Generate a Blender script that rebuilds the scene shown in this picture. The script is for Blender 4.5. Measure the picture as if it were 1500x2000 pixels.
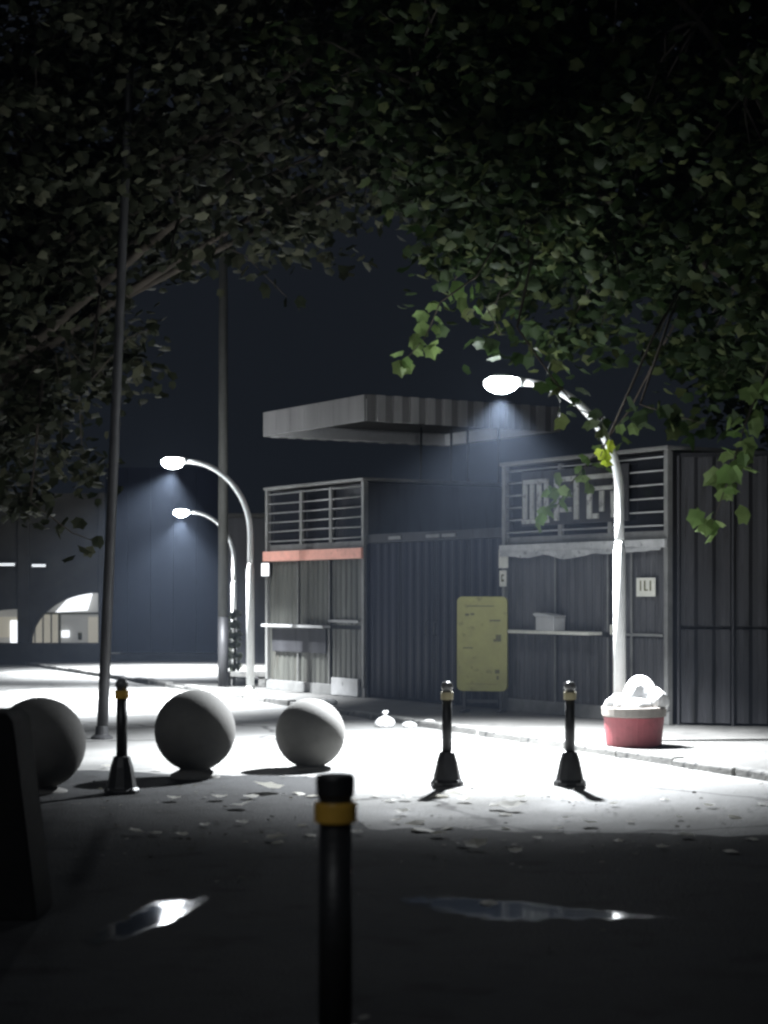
import bpy, math, random
import numpy as np
from mathutils import Vector

for o in list(bpy.data.objects):
    bpy.data.objects.remove(o)
sc = bpy.context.scene
col = sc.collection
RNG = random.Random(7)
NP = np.random.default_rng(11)
R = math.radians

# ------------------------------------------------------------------ camera
F, CX, YH, CAMH = 3600.0, 750.0, 1165.0, 1.55     # photograph pixels (1500 x 2000)
cam = bpy.data.cameras.new("camera")
cam.sensor_fit = 'HORIZONTAL'
cam.sensor_width = 36.0
cam.lens = F / 1500 * 36.0
cam.shift_y = (YH - 1000) / 2000 * (2000 / 1500)
cam.clip_start, cam.clip_end = 0.1, 600
cam.dof.use_dof = True
cam.dof.focus_distance = 20.0
cam.dof.aperture_fstop = 3.2
co = bpy.data.objects.new("camera", cam)
col.objects.link(co)
co.location = (0, 0, CAMH)
co.rotation_euler = (R(90), 0, 0)
sc.camera = co

# ------------------------------------------------------------------ night sky, moon-like dim sun, exposure
SUN_AZ, SUN_EL = R(200), R(38)        # behind the camera, a little to its left
w = bpy.data.worlds.new("World")
sc.world = w
w.use_nodes = True
nt = w.node_tree
bg = nt.nodes["Background"]
sky_n = nt.nodes.new("ShaderNodeTexSky")
sky_n.sky_type = 'NISHITA'
sky_n.sun_disc = False
sky_n.sun_elevation = R(-4)
sky_n.sun_rotation = SUN_AZ
sky_n.air_density = 1.0
sky_n.dust_density = 0.3
sky_n.ozone_density = 4.0
nt.links.new(sky_n.outputs[0], bg.inputs[0])
bg.inputs[1].default_value = 0.10
glow = nt.nodes.new("ShaderNodeBackground")           # even night-sky glow over the town
glow.inputs[0].default_value = (0.60, 0.74, 1.0, 1)
glow.inputs[1].default_value = 0.0125
addw = nt.nodes.new("ShaderNodeAddShader")
nt.links.new(bg.outputs[0], addw.inputs[0])
nt.links.new(glow.outputs[0], addw.inputs[1])
nt.links.new(addw.outputs[0], nt.nodes["World Output"].inputs[0])
sl = bpy.data.lights.new("moon_glow", 'SUN')
sl.energy = 0.25
sl.angle = R(25)
sl.color = (0.93, 0.97, 1.0)
so = bpy.data.objects.new("moon_glow", sl)
col.objects.link(so)
# direction the light comes from: azimuth measured clockwise from +Y
frm = Vector((math.sin(SUN_AZ) * math.cos(SUN_EL), math.cos(SUN_AZ) * math.cos(SUN_EL), math.sin(SUN_EL)))
so.rotation_euler = frm.to_track_quat('Z', 'Y').to_euler()
so.location = (0, -20, 30)

sc.view_settings.view_transform = 'Standard'
sc.view_settings.look = 'None'
sc.view_settings.exposure = 0.0
sc.view_settings.gamma = 1.0
sc.view_settings.use_curve_mapping = False
cy = sc.cycles
cy.use_denoising = True
cy.filter_width = 2.5
cy.max_bounces = 6
cy.diffuse_bounces = 3
cy.glossy_bounces = 3
cy.transmission_bounces = 3
cy.volume_bounces = 0
cy.sample_clamp_indirect = 4.0
cy.caustics_reflective = False
cy.caustics_refractive = False

SPOT_W = 11500.0
LENS_EMIT = 250.0
HAZE = 0.00075

# ------------------------------------------------------------------ helpers
def P(x, y, d):
    """photo pixel at depth d -> world"""
    return Vector(((x - CX) / F * d, d, CAMH - (y - YH) / F * d))

def G(x, y, h=0.0):
    """photo pixel on the ground (height h) -> world"""
    d = (CAMH - h) * F / (y - YH)
    return Vector(((x - CX) / F * d, d, h))

class MB:
    def __init__(self):
        self.v, self.f = [], []
    def add(self, vs, fs):
        n = len(self.v)
        self.v += [tuple(p) for p in vs]
        self.f += [tuple(i + n for i in f) for f in fs]
        return self
    def box(self, x0, x1, y0, y1, z0, z1):
        vs = [(x, y, z) for z in (z0, z1) for y in (y0, y1) for x in (x0, x1)]
        return self.add(vs, [(0, 2, 3, 1), (4, 5, 7, 6), (0, 1, 5, 4), (2, 6, 7, 3), (0, 4, 6, 2), (1, 3, 7, 5)])
    def tube(self, path, rad, seg=10, cap=True):
        path = [Vector(p) for p in path]
        n = len(path)
        rad = rad if isinstance(rad, (list, tuple)) else [rad] * n
        up = None
        vs, fs = [], []
        for i, p in enumerate(path):
            t = (path[min(i + 1, n - 1)] - path[max(i - 1, 0)])
            t = t.normalized() if t.length > 1e-9 else Vector((0, 0, 1))
            if up is None:
                up = t.orthogonal().normalized()
            up = (up - t * up.dot(t))
            up = up.normalized() if up.length > 1e-6 else t.orthogonal().normalized()
            b = t.cross(up)
            for k in range(seg):
                a = 2 * math.pi * k / seg
                vs.append(p + (up * math.cos(a) + b * math.sin(a)) * rad[i])
        for i in range(n - 1):
            for k in range(seg):
                a, b2 = i * seg + k, i * seg + (k + 1) % seg
                fs.append((a, b2, b2 + seg, a + seg))
        if cap:
            fs.append(tuple(reversed(range(seg))))
            fs.append(tuple(range((n - 1) * seg, n * seg)))
        return self.add(vs, fs)
    def lathe(self, prof, seg=24, c=(0, 0, 0), sx=1.0, sy=1.0):
        vs, fs = [], []
        n = len(prof)
        for r, z in prof:
            for k in range(seg):
                a = 2 * math.pi * k / seg
                vs.append((c[0] + r * math.cos(a) * sx, c[1] + r * math.sin(a) * sy, c[2] + z))
        for i in range(n - 1):
            for k in range(seg):
                a, b = i * seg + k, i * seg + (k + 1) % seg
                fs.append((a, b, b + seg, a + seg))
        fs.append(tuple(reversed(range(seg))))
        fs.append(tuple(range((n - 1) * seg, n * seg)))
        return self.add(vs, fs)
    def prism(self, pts, y0, y1):
        """polygon in x,z extruded along y"""
        n = len(pts)
        vs = [(x, y0, z) for x, z in pts] + [(x, y1, z) for x, z in pts]
        fs = [tuple(range(n)), tuple(reversed(range(n, 2 * n)))]
        for i in range(n):
            j = (i + 1) % n
            fs.append((i, i + n, j + n, j))
        return self.add(vs, fs)
    def build(self, name, m, parent=None, smooth=False, bevel=0.0, seg=2):
        me = bpy.data.meshes.new(name)
        me.from_pydata(self.v, [], self.f)
        me.update()
        return link(name, me, m, parent, smooth, bevel, seg)

def link(name, me, m, parent=None, smooth=False, bevel=0.0, seg=2):
    o = bpy.data.objects.new(name, me)
    col.objects.link(o)
    if m is not None and not me.materials:
        me.materials.append(m)
    if parent is not None:
        o.parent = parent
    if smooth:
        me.polygons.foreach_set("use_smooth", [True] * len(me.polygons))
    if bevel > 0:
        b = o.modifiers.new("bevel", 'BEVEL')
        b.width = bevel
        b.segments = seg
        b.limit_method = 'ANGLE'
    return o

def empty(name, loc=(0, 0, 0), rz=0.0):
    o = bpy.data.objects.new(name, None)
    col.objects.link(o)
    o.location = loc
    o.rotation_euler = (0, 0, rz)
    o.empty_display_size = 0.1
    return o

def tag(o, label=None, cat=None, group=None, kind=None):
    if label: o["label"] = label
    if cat: o["category"] = cat
    if group: o["group"] = group
    if kind: o["kind"] = kind
    return o

def copy_tree(o, parent=None):
    c = o.copy()
    col.objects.link(c)
    c.parent = parent
    for ch in list(o.children):
        copy_tree(ch, c)
    return c

# ------------------------------------------------------------------ materials
def mat(name, c, rough=0.6, var=0.25, scale=4.0, metal=0.0, bump=0.0, bscale=40.0, c2=None, c2amt=0.5, streak=False, spec=0.5, coat=0.0):
    m = bpy.data.materials.new(name)
    m.use_nodes = True
    n, l = m.node_tree.nodes, m.node_tree.links
    b = n["Principled BSDF"]
    tc = n.new("ShaderNodeTexCoord")
    src = tc.outputs["Object"]
    if streak:
        mp = n.new("ShaderNodeMapping")
        mp.inputs["Scale"].default_value = (1, 1, 0.12)
        l.new(src, mp.inputs[0])
        src = mp.outputs[0]
    nz = n.new("ShaderNodeTexNoise")
    nz.inputs["Scale"].default_value = scale
    nz.inputs["Detail"].default_value = 6
    nz.inputs["Roughness"].default_value = 0.65
    l.new(src, nz.inputs["Vector"])
    rp = n.new("ShaderNodeValToRGB")
    lo = [max(0, x * (1 - var)) for x in c]
    hi = [min(1, x * (1 + var)) for x in c]
    rp.color_ramp.elements[0].position = 0.3
    rp.color_ramp.elements[1].position = 0.7
    rp.color_ramp.elements[0].color = (*lo, 1)
    rp.color_ramp.elements[1].color = (*hi, 1)
    l.new(nz.outputs[0], rp.inputs[0])
    out = rp.outputs[0]
    if c2 is not None:
        nz2 = n.new("ShaderNodeTexNoise")
        nz2.inputs["Scale"].default_value = scale * 2.7
        nz2.inputs["Detail"].default_value = 8
        l.new(src, nz2.inputs["Vector"])
        r2 = n.new("ShaderNodeValToRGB")
        r2.color_ramp.elements[0].position = 0.5 + 0.15 * (1 - c2amt)
        r2.color_ramp.elements[1].position = 0.62 + 0.15 * (1 - c2amt)
        l.new(nz2.outputs[0], r2.inputs[0])
        mx = n.new("ShaderNodeMix")
        mx.data_type = 'RGBA'
        l.new(r2.outputs[0], mx.inputs[0])
        l.new(out, mx.inputs[6])
        mx.inputs[7].default_value = (*c2, 1)
        out = mx.outputs[2]
    l.new(out, b.inputs["Base Color"])
    b.inputs["Metallic"].default_value = metal
    b.inputs["Specular IOR Level"].default_value = spec
    mr = n.new("ShaderNodeMapRange")
    mr.inputs[3].default_value = max(0.03, rough - 0.12)
    mr.inputs[4].default_value = min(1, rough + 0.12)
    l.new(nz.outputs[0], mr.inputs[0])
    l.new(mr.outputs[0], b.inputs["Roughness"])
    if coat:
        b.inputs["Coat Weight"].default_value = coat
    if bump > 0:
        nb = n.new("ShaderNodeTexNoise")
        nb.inputs["Scale"].default_value = bscale
        nb.inputs["Detail"].default_value = 5
        l.new(tc.outputs["Object"], nb.inputs["Vector"])
        bp = n.new("ShaderNodeBump")
        bp.inputs["Strength"].default_value = bump
        bp.inputs["Distance"].default_value = 0.02
        l.new(nb.outputs[0], bp.inputs["Height"])
        l.new(bp.outputs[0], b.inputs["Normal"])
    return m

def emis(name, c, s, base=(0.8, 0.8, 0.8)):
    m = bpy.data.materials.new(name)
    m.use_nodes = True
    b = m.node_tree.nodes["Principled BSDF"]
    b.inputs["Base Color"].default_value = (*base, 1)
    b.inputs["Emission Color"].default_value = (*c, 1)
    b.inputs["Emission Strength"].default_value = s
    return m

def leaf_material(name, cols):
    m = bpy.data.materials.new(name)
    m.use_nodes = True
    n, l = m.node_tree.nodes, m.node_tree.links
    for x in list(n):
        n.remove(x)
    out = n.new("ShaderNodeOutputMaterial")
    geo = n.new("ShaderNodeNewGeometry")
    oi = n.new("ShaderNodeObjectInfo")
    ad = n.new("ShaderNodeMath")
    ad.operation = 'ADD'
    l.new(geo.outputs["Random Per Island"], ad.inputs[0])
    l.new(oi.outputs["Random"], ad.inputs[1])
    fr = n.new("ShaderNodeMath")
    fr.operation = 'FRACT'
    l.new(ad.outputs[0], fr.inputs[0])
    rp = n.new("ShaderNodeValToRGB")
    e = rp.color_ramp.elements
    e[0].color = (*cols[0], 1)
    e[1].color = (*cols[-1], 1)
    for i, c in enumerate(cols[1:-1]):
        k = e.new((i + 1) / (len(cols) - 1))
        k.color = (*c, 1)
    l.new(fr.outputs[0], rp.inputs[0])
    pb = n.new("ShaderNodeBsdfPrincipled")
    pb.inputs["Roughness"].default_value = 0.6
    pb.inputs["Specular IOR Level"].default_value = 0.12
    l.new(rp.outputs[0], pb.inputs["Base Color"])
    tr = n.new("ShaderNodeBsdfTranslucent")
    l.new(rp.outputs[0], tr.inputs[0])
    ms = n.new("ShaderNodeMixShader")
    ms.inputs[0].default_value = 0.3
    l.new(pb.outputs[0], ms.inputs[1])
    l.new(tr.outputs[0], ms.inputs[2])
    l.new(ms.outputs[0], out.inputs[0])
    return m

def road_material():
    m = bpy.data.materials.new("wet_asphalt")
    m.use_nodes = True
    n, l = m.node_tree.nodes, m.node_tree.links
    b = n["Principled BSDF"]
    tc = n.new("ShaderNodeTexCoord")
    big = n.new("ShaderNodeTexNoise"); big.inputs["Scale"].default_value = 0.55; big.inputs["Detail"].default_value = 7
    fine = n.new("ShaderNodeTexNoise"); fine.inputs["Scale"].default_value = 55; fine.inputs["Detail"].default_value = 4
    vor = n.new("ShaderNodeTexVoronoi"); vor.inputs["Scale"].default_value = 90
    for x in (big, fine, vor):
        l.new(tc.outputs["Object"], x.inputs["Vector"])
    r1 = n.new("ShaderNodeValToRGB")
    r1.color_ramp.elements[0].position = 0.35; r1.color_ramp.elements[0].color = (0.17, 0.17, 0.165, 1)
    r1.color_ramp.elements[1].position = 0.68; r1.color_ramp.elements[1].color = (0.36, 0.357, 0.345, 1)
    l.new(big.outputs[0], r1.inputs[0])
    mx = n.new("ShaderNodeMix"); mx.data_type = 'RGBA'; mx.blend_type = 'MULTIPLY'; mx.inputs[0].default_value = 0.6
    r2 = n.new("ShaderNodeValToRGB")
    r2.color_ramp.elements[0].position = 0.3; r2.color_ramp.elements[0].color = (0.4, 0.4, 0.4, 1)
    r2.color_ramp.elements[1].position = 0.7; r2.color_ramp.elements[1].color = (1, 1, 1, 1)
    l.new(fine.outputs[0], r2.inputs[0])
    l.new(r1.outputs[0], mx.inputs[6]); l.new(r2.outputs[0], mx.inputs[7])
    cr = n.new("ShaderNodeTexVoronoi"); cr.feature = 'DISTANCE_TO_EDGE'; cr.inputs["Scale"].default_value = 0.42
    wv = n.new("ShaderNodeTexNoise"); wv.inputs["Scale"].default_value = 1.6; wv.inputs["Detail"].default_value = 5
    l.new(tc.outputs["Object"], wv.inputs["Vector"])
    va = n.new("ShaderNodeMix"); va.data_type = 'RGBA'; va.blend_type = 'LINEAR_LIGHT'; va.inputs[0].default_value = 0.25
    l.new(tc.outputs["Object"], va.inputs[6]); l.new(wv.outputs["Color"], va.inputs[7])
    l.new(va.outputs[2], cr.inputs["Vector"])
    rc = n.new("ShaderNodeValToRGB")
    rc.color_ramp.elements[0].position = 0.006; rc.color_ramp.elements[0].color = (0.25, 0.25, 0.25, 1)
    rc.color_ramp.elements[1].position = 0.02; rc.color_ramp.elements[1].color = (1, 1, 1, 1)
    l.new(cr.outputs["Distance"], rc.inputs[0])
    m2 = n.new("ShaderNodeMix"); m2.data_type = 'RGBA'; m2.blend_type = 'MULTIPLY'; m2.inputs[0].default_value = 0.9
    l.new(mx.outputs[2], m2.inputs[6]); l.new(rc.outputs[0], m2.inputs[7])
    l.new(m2.outputs[2], b.inputs["Base Color"])
    r3 = n.new("ShaderNodeMapRange")
    r3.inputs[1].default_value = 0.35; r3.inputs[2].default_value = 0.62
    r3.inputs[3].default_value = 0.55; r3.inputs[4].default_value = 0.95
    l.new(big.outputs[0], r3.inputs[0]); l.new(r3.outputs[0], b.inputs["Roughness"])
    b.inputs["Specular IOR Level"].default_value = 0.3
    bp = n.new("ShaderNodeBump"); bp.inputs["Strength"].default_value = 0.6; bp.inputs["Distance"].default_value = 0.01
    l.new(vor.outputs["Distance"], bp.inputs["Height"]); l.new(bp.outputs[0], b.inputs["Normal"])
    return m

def water_material():
    m = bpy.data.materials.new("puddle_water")
    m.use_nodes = True
    n, l = m.node_tree.nodes, m.node_tree.links
    b = n["Principled BSDF"]
    b.inputs["Base Color"].default_value = (0.014, 0.015, 0.016, 1)
    b.inputs["IOR"].default_value = 1.33
    tc = n.new("ShaderNodeTexCoord")
    at = n.new("ShaderNodeAttribute"); at.attribute_name = "wet"
    nz = n.new("ShaderNodeTexNoise"); nz.inputs["Scale"].default_value = 9; nz.inputs["Detail"].default_value = 6
    mp = n.new("ShaderNodeMapping"); mp.inputs["Scale"].default_value = (1, 0.6, 1)
    l.new(tc.outputs["Object"], mp.inputs[0]); l.new(mp.outputs[0], nz.inputs["Vector"])
    a1 = n.new("ShaderNodeMath"); a1.operation = 'ADD'
    l.new(at.outputs["Fac"], a1.inputs[0]); l.new(nz.outputs[0], a1.inputs[1])
    mr = n.new("ShaderNodeMapRange"); mr.inputs[1].default_value = 0.62; mr.inputs[2].default_value = 0.92
    l.new(a1.outputs[0], mr.inputs[0])
    rg_ = n.new("ShaderNodeMapRange"); rg_.inputs[1].default_value = 0.7; rg_.inputs[2].default_value = 1.1
    rg_.inputs[3].default_value = 0.16; rg_.inputs[4].default_value = 0.05
    l.new(a1.outputs[0], rg_.inputs[0]); l.new(rg_.outputs[0], b.inputs["Roughness"])
    bp = n.new("ShaderNodeBump"); bp.inputs["Strength"].default_value = 0.03; bp.inputs["Distance"].default_value = 0.01
    nz2 = n.new("ShaderNodeTexNoise"); nz2.inputs["Scale"].default_value = 7
    l.new(tc.outputs["Object"], nz2.inputs["Vector"])
    l.new(nz2.outputs[0], bp.inputs["Height"]); l.new(bp.outputs[0], b.inputs["Normal"])
    tr = n.new("ShaderNodeBsdfTransparent")
    ms = n.new("ShaderNodeMixShader")
    l.new(mr.outputs[0], ms.inputs[0]); l.new(tr.outputs[0], ms.inputs[1]); l.new(b.outputs[0], ms.inputs[2])
    l.new(ms.outputs[0], n["Material Output"].inputs[0])
    return m

M = {}
M['road'] = road_material()
M['water'] = water_material()
M['pave'] = mat("pavement_concrete", (0.085, 0.083, 0.078), 0.85, 0.3, 1.3, bump=0.4, bscale=30, c2=(0.05, 0.05, 0.047), c2amt=0.5)
M['kerb'] = mat("kerb_concrete", (0.15, 0.148, 0.14), 0.85, 0.4, 3, bump=0.4, bscale=30, c2=(0.04, 0.04, 0.04), c2amt=0.4)
M['white_paint'] = mat("white_pole_paint", (0.84, 0.85, 0.84), 0.4, 0.08, 6)
M['dark_metal'] = mat("dark_metal", (0.03, 0.03, 0.032), 0.5, 0.3, 8)
M['black_plastic'] = mat("black_bollard", (0.022, 0.022, 0.022), 0.45, 0.3, 12, bump=0.1)
M['yellow_tape'] = mat("yellow_tape", (0.75, 0.43, 0.06), 0.45, 0.12, 14)
M['pale_tape'] = mat("pale_tape", (0.52, 0.46, 0.28), 0.5, 0.15, 14)
M['cap'] = mat("bollard_cap", (0.16, 0.16, 0.16), 0.25, 0.2, 10)
M['stone'] = mat("granite", (0.125, 0.122, 0.114), 0.85, 0.15, 4, bump=0.10, bscale=45, c2=(0.115, 0.112, 0.104), c2amt=0.4)
M['corr_green'] = mat("grey_green_sheet", (0.062, 0.063, 0.055), 0.5, 0.35, 3.5, c2=(0.045, 0.042, 0.034), c2amt=0.5, streak=True)
M['corr_grey'] = mat("grey_sheet", (0.075, 0.075, 0.08), 0.5, 0.3, 3.5, c2=(0.045, 0.045, 0.045), c2amt=0.5, streak=True, spec=0.12)
M['corr_dark'] = mat("dark_sheet", (0.036, 0.036, 0.039), 0.55, 0.35, 3, c2=(0.02, 0.02, 0.02), c2amt=0.5, streak=True, spec=0.12)
M['navy'] = mat("navy_gate", (0.010, 0.011, 0.020), 0.5, 0.3, 3, streak=True, spec=0.12)
M['blue_wall'] = mat("blue_hoarding", (0.008, 0.011, 0.022), 0.7, 0.2, 1.2, c2=(0.007, 0.009, 0.015), c2amt=0.4, spec=0.12)
M['frame'] = mat("frame_grey", (0.16, 0.16, 0.155), 0.5, 0.25, 6)
M['steel'] = mat("bare_steel", (0.30, 0.30, 0.30), 0.4, 0.2, 6, metal=0.3)
M['red'] = mat("red_strip", (0.80, 0.40, 0.32), 0.5, 0.15, 5, c2=(0.62, 0.30, 0.24), c2amt=0.4)
M['pale'] = mat("pale_trim", (0.42, 0.42, 0.42), 0.6, 0.2, 5, c2=(0.2, 0.2, 0.2), c2amt=0.4)
M['fascia_r'] = mat("fascia_rib", (0.40, 0.395, 0.395), 0.5, 0.25, 3, streak=True)
M['fascia_b'] = mat("fascia_groove", (0.21, 0.205, 0.205), 0.5, 0.25, 3, streak=True)
M['letter'] = mat("letter_paint", (0.30, 0.30, 0.28), 0.6, 0.3, 6, c2=(0.1, 0.1, 0.1), c2amt=0.5)
M['black_block'] = mat("black_rubber", (0.010, 0.010, 0.010), 0.8, 0.3, 5, bump=0.3, spec=0.15)
M['fascia'] = mat("fascia_metal", (0.22, 0.215, 0.215), 0.5, 0.2, 3, streak=True)
M['glass'] = mat("dark_glass", (0.015, 0.016, 0.02), 0.15, 0.2, 3)
M['board'] = mat("yellow_board", (0.29, 0.28, 0.09), 0.55, 0.15, 4, c2=(0.2, 0.19, 0.06), c2amt=0.35)
M['ink'] = mat("faded_print", (0.12, 0.115, 0.05), 0.7, 0.3, 10)
M['paper'] = mat("white_paper", (0.7, 0.69, 0.62), 0.8, 0.12, 10)
M['planter_red'] = mat("red_planter", (0.24, 0.05, 0.06), 0.55, 0.2, 6, c2=(0.2, 0.04, 0.045), c2amt=0.4)
M['planter_rim'] = mat("pale_rim", (0.22, 0.20, 0.18), 0.7, 0.15, 6)
M['bag'] = mat("white_plastic_bag", (0.82, 0.82, 0.82), 0.4, 0.06, 10, bump=0.3, bscale=14)
M['carton'] = mat("pale_carton", (0.42, 0.42, 0.42), 0.7, 0.1, 8)
M['bark'] = mat("bark", (0.055, 0.045, 0.035), 0.9, 0.35, 9, bump=0.6, bscale=25)
M['concrete_pole'] = mat("concrete_pole", (0.055, 0.055, 0.05), 0.85, 0.2, 5, bump=0.2)
M['pole_dark'] = mat("dark_pole_paint", (0.04, 0.04, 0.042), 0.5, 0.25, 6)
M['wall_dark'] = mat("dark_render", (0.036, 0.035, 0.033), 0.9, 0.3, 1.5, c2=(0.03, 0.03, 0.03), c2amt=0.5, spec=0.12)
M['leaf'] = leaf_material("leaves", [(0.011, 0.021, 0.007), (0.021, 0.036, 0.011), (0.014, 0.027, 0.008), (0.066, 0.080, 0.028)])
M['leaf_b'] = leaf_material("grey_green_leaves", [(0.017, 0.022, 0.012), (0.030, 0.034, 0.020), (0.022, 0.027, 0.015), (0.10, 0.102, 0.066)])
M['leaf_lamplit'] = leaf_material("lamplit_leaves", [(0.10, 0.17, 0.05), (0.16, 0.22, 0.08), (0.12, 0.20, 0.06)])  # lighter copy of the leaf colour, with lamp light put into it
M['leaf_pale'] = leaf_material("pale_shrub_leaves", [(0.20, 0.23, 0.17), (0.28, 0.30, 0.24), (0.24, 0.26, 0.2)])
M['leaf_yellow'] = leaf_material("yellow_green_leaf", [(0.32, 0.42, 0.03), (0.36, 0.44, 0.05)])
M['litter'] = leaf_material("fallen_leaves", [(0.5, 0.48, 0.4), (0.8, 0.79, 0.74), (0.62, 0.6, 0.52), (0.85, 0.85, 0.82)])
M['litter_dark'] = leaf_material("litter_crumbs", [(0.03, 0.028, 0.02), (0.10, 0.095, 0.07), (0.05, 0.045, 0.035), (0.30, 0.29, 0.25)])
M['lens'] = emis("lamp_lens", (0.90, 0.95, 1.0), LENS_EMIT)
M['lit_white'] = emis("lit_white_panel", (0.92, 0.95, 1.0), 1.6)
M['lit_shop'] = emis("glowing_shop_wall", (0.85, 0.80, 0.66), 0.30, (0.4, 0.38, 0.3))  # beige shop surfaces glow themselves, standing in for light inside the shop
M['lit_grey'] = emis("glowing_shop_inner", (0.8, 0.8, 0.76), 0.16, (0.35, 0.35, 0.33))  # back wall given its own weak glow in place of indoor light
M['lit_tube'] = emis("lit_tube", (0.9, 0.95, 1.0), 0.9)

# ------------------------------------------------------------------ ground
g = MB()
N = 40
S = 110.0
vs = [(-S + 2 * S * i / N, -60 + 2 * S * j / N, 0.0) for j in range(N + 1) for i in range(N + 1)]
fs = [(j * (N + 1) + i, j * (N + 1) + i + 1, (j + 1) * (N + 1) + i + 1, (j + 1) * (N + 1) + i) for j in range(N) for i in range(N)]
tag(g.add(vs, fs).build("ground", M['road']), kind="structure")

# darker asphalt of the near carriageway, with a ragged worn edge
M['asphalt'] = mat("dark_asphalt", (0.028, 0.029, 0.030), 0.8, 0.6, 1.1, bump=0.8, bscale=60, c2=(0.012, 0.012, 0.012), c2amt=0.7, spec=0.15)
edge = []
for i in range(601):
    x = -30 + 0.1 * i
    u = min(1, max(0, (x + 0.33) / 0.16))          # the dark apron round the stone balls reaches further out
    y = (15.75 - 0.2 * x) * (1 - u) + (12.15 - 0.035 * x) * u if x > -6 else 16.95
    edge.append((x, y + 0.10 * math.sin(x * 1.9 + 1) + 0.07 * math.sin(x * 4.7) + RNG.uniform(-.06, .06), 0.004))
ne = len(edge)
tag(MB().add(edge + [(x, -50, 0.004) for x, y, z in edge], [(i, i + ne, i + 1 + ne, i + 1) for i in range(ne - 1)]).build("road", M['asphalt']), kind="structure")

# pavement along the booths: strip behind the kerb line
SW = 0.06
K0, K1 = Vector((-0.15, 23.25)), Vector((3.05, 15.85))
kd = (K1 - K0).normalized()
kn = Vector((-kd.y, kd.x))           # away from the street
if kn.x < 0: kn = -kn
KS, KE = -20.0, 20.0
a, b_ = K0 + kd * KS, K0 + kd * KE
pv = MB()
c1, c2_ = b_ + kn * 14, a + kn * 14
kk = 0.14
a2, b2 = a + kn * kk, b_ + kn * kk
pv.add([(*a2, -0.05), (*b2, -0.05), (*c1, -0.05), (*c2_, -0.05), (*a2, SW), (*b2, SW), (*c1, SW), (*c2_, SW)],
       [(3, 2, 1, 0), (4, 5, 6, 7), (0, 1, 5, 4), (1, 2, 6, 5), (2, 3, 7, 6), (3, 0, 4, 7)])
pavement = tag(pv.build("pavement", M['pave']), kind="structure")
ks = MB().box(0, 0.985, 0, kk - 0.006, -0.05, SW + 0.02)
kme = None
t = KS
kang = math.atan2(kd.y, kd.x)
kflip = kn.dot(Vector((-kd.y, kd.x))) < 0
while t < KE - 0.99:
    if kme is None:
        o = ks.build("kerb_stone", M['kerb'], pavement, bevel=0.02)
        kme = o.data
    else:
        o = link("kerb_stone", kme, None, pavement, bevel=0.02)
    p = K0 + kd * t
    if kflip:
        p = p + kn * (kk - 0.006)
    o.location = (p.x, p.y, RNG.uniform(-0.022, 0.008))
    o.rotation_euler = (RNG.uniform(-0.05, 0.05), RNG.uniform(-0.012, 0.012), kang + RNG.uniform(-0.02, 0.02))
    t += 1.0

# ------------------------------------------------------------------ lamps
def lamp_arc():
    pts = []
    for i in range(19):
        a = math.pi / 2 * i / 18
        pts.append((-1.0 + math.cos(a) * 1.0, 0, 2.45 + math.sin(a) * 1.13))
    return pts

def make_lamp():
    root = empty("street_lamp")
    base = MB().lathe([(0.13, 0), (0.13, 0.015), (0.09, 0.02), (0.075, 0.07), (0.066, 0.10)], 20)
    for k in range(4):
        aa = math.pi / 4 + k * math.pi / 2
        base.lathe([(0.012, 0.012), (0.012, 0.05)], 8, (0.105 * math.cos(aa), 0.105 * math.sin(aa), 0))
    base.build("base_plate", M['white_paint'], root, bevel=0.003)
    MB().lathe([(0.063, 0.09), (0.060, 1.90), (0.055, 1.93), (0.047, 1.97), (0.046, 2.0)], 20).build("pole", M['white_paint'], root, smooth=True)
    MB().tube([(0, 0, 1.99)] + [(0, 0, 2.2)] + lamp_arc(), [0.046] * 5 + [0.044] * 6 + [0.041] * 5 + [0.038] * 5, 14).build("arm", M['white_paint'], root, smooth=True)
    head = MB()
    head.lathe([(0.02, 0.088), (0.08, 0.083), (0.13, 0.062), (0.134, 0.05)], 28, (-1.20, 0, 3.57), 0.92, 0.70)
    head.tube([(-1.06, 0, 3.585), (-0.98, 0, 3.582)], [0.05, 0.045], 14)
    head_o = head.build("lamp_head", M['white_paint'], root, smooth=True)
    MB().lathe([(0.015, 0.078), (0.08, 0.068), (0.135, 0.046), (0.174, 0.018), (0.186, -0.008), (0.170, -0.042), (0.130, -0.074), (0.07, -0.098), (0.015, -0.106)], 28, (-1.20, 0, 3.57), 0.92, 0.70).build("lamp_lens", M['lens'], head_o, smooth=True)
    L = bpy.data.lights.new("lamp_beam", 'SPOT')
    L.energy = SPOT_W
    L.color = (0.92, 0.96, 1.0)
    L.spot_size = R(118)
    L.spot_blend = 0.72
    L.shadow_soft_size = 0.07
    lo = bpy.data.objects.new("lamp_beam", L)
    col.objects.link(lo)
    lo.parent = root
    lo.location = (-1.20, 0, 3.40)
    lo.rotation_euler = Vector((0.30, 0.50, 4.2)).to_track_quat('Z', 'Y').to_euler()
    return root

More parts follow.
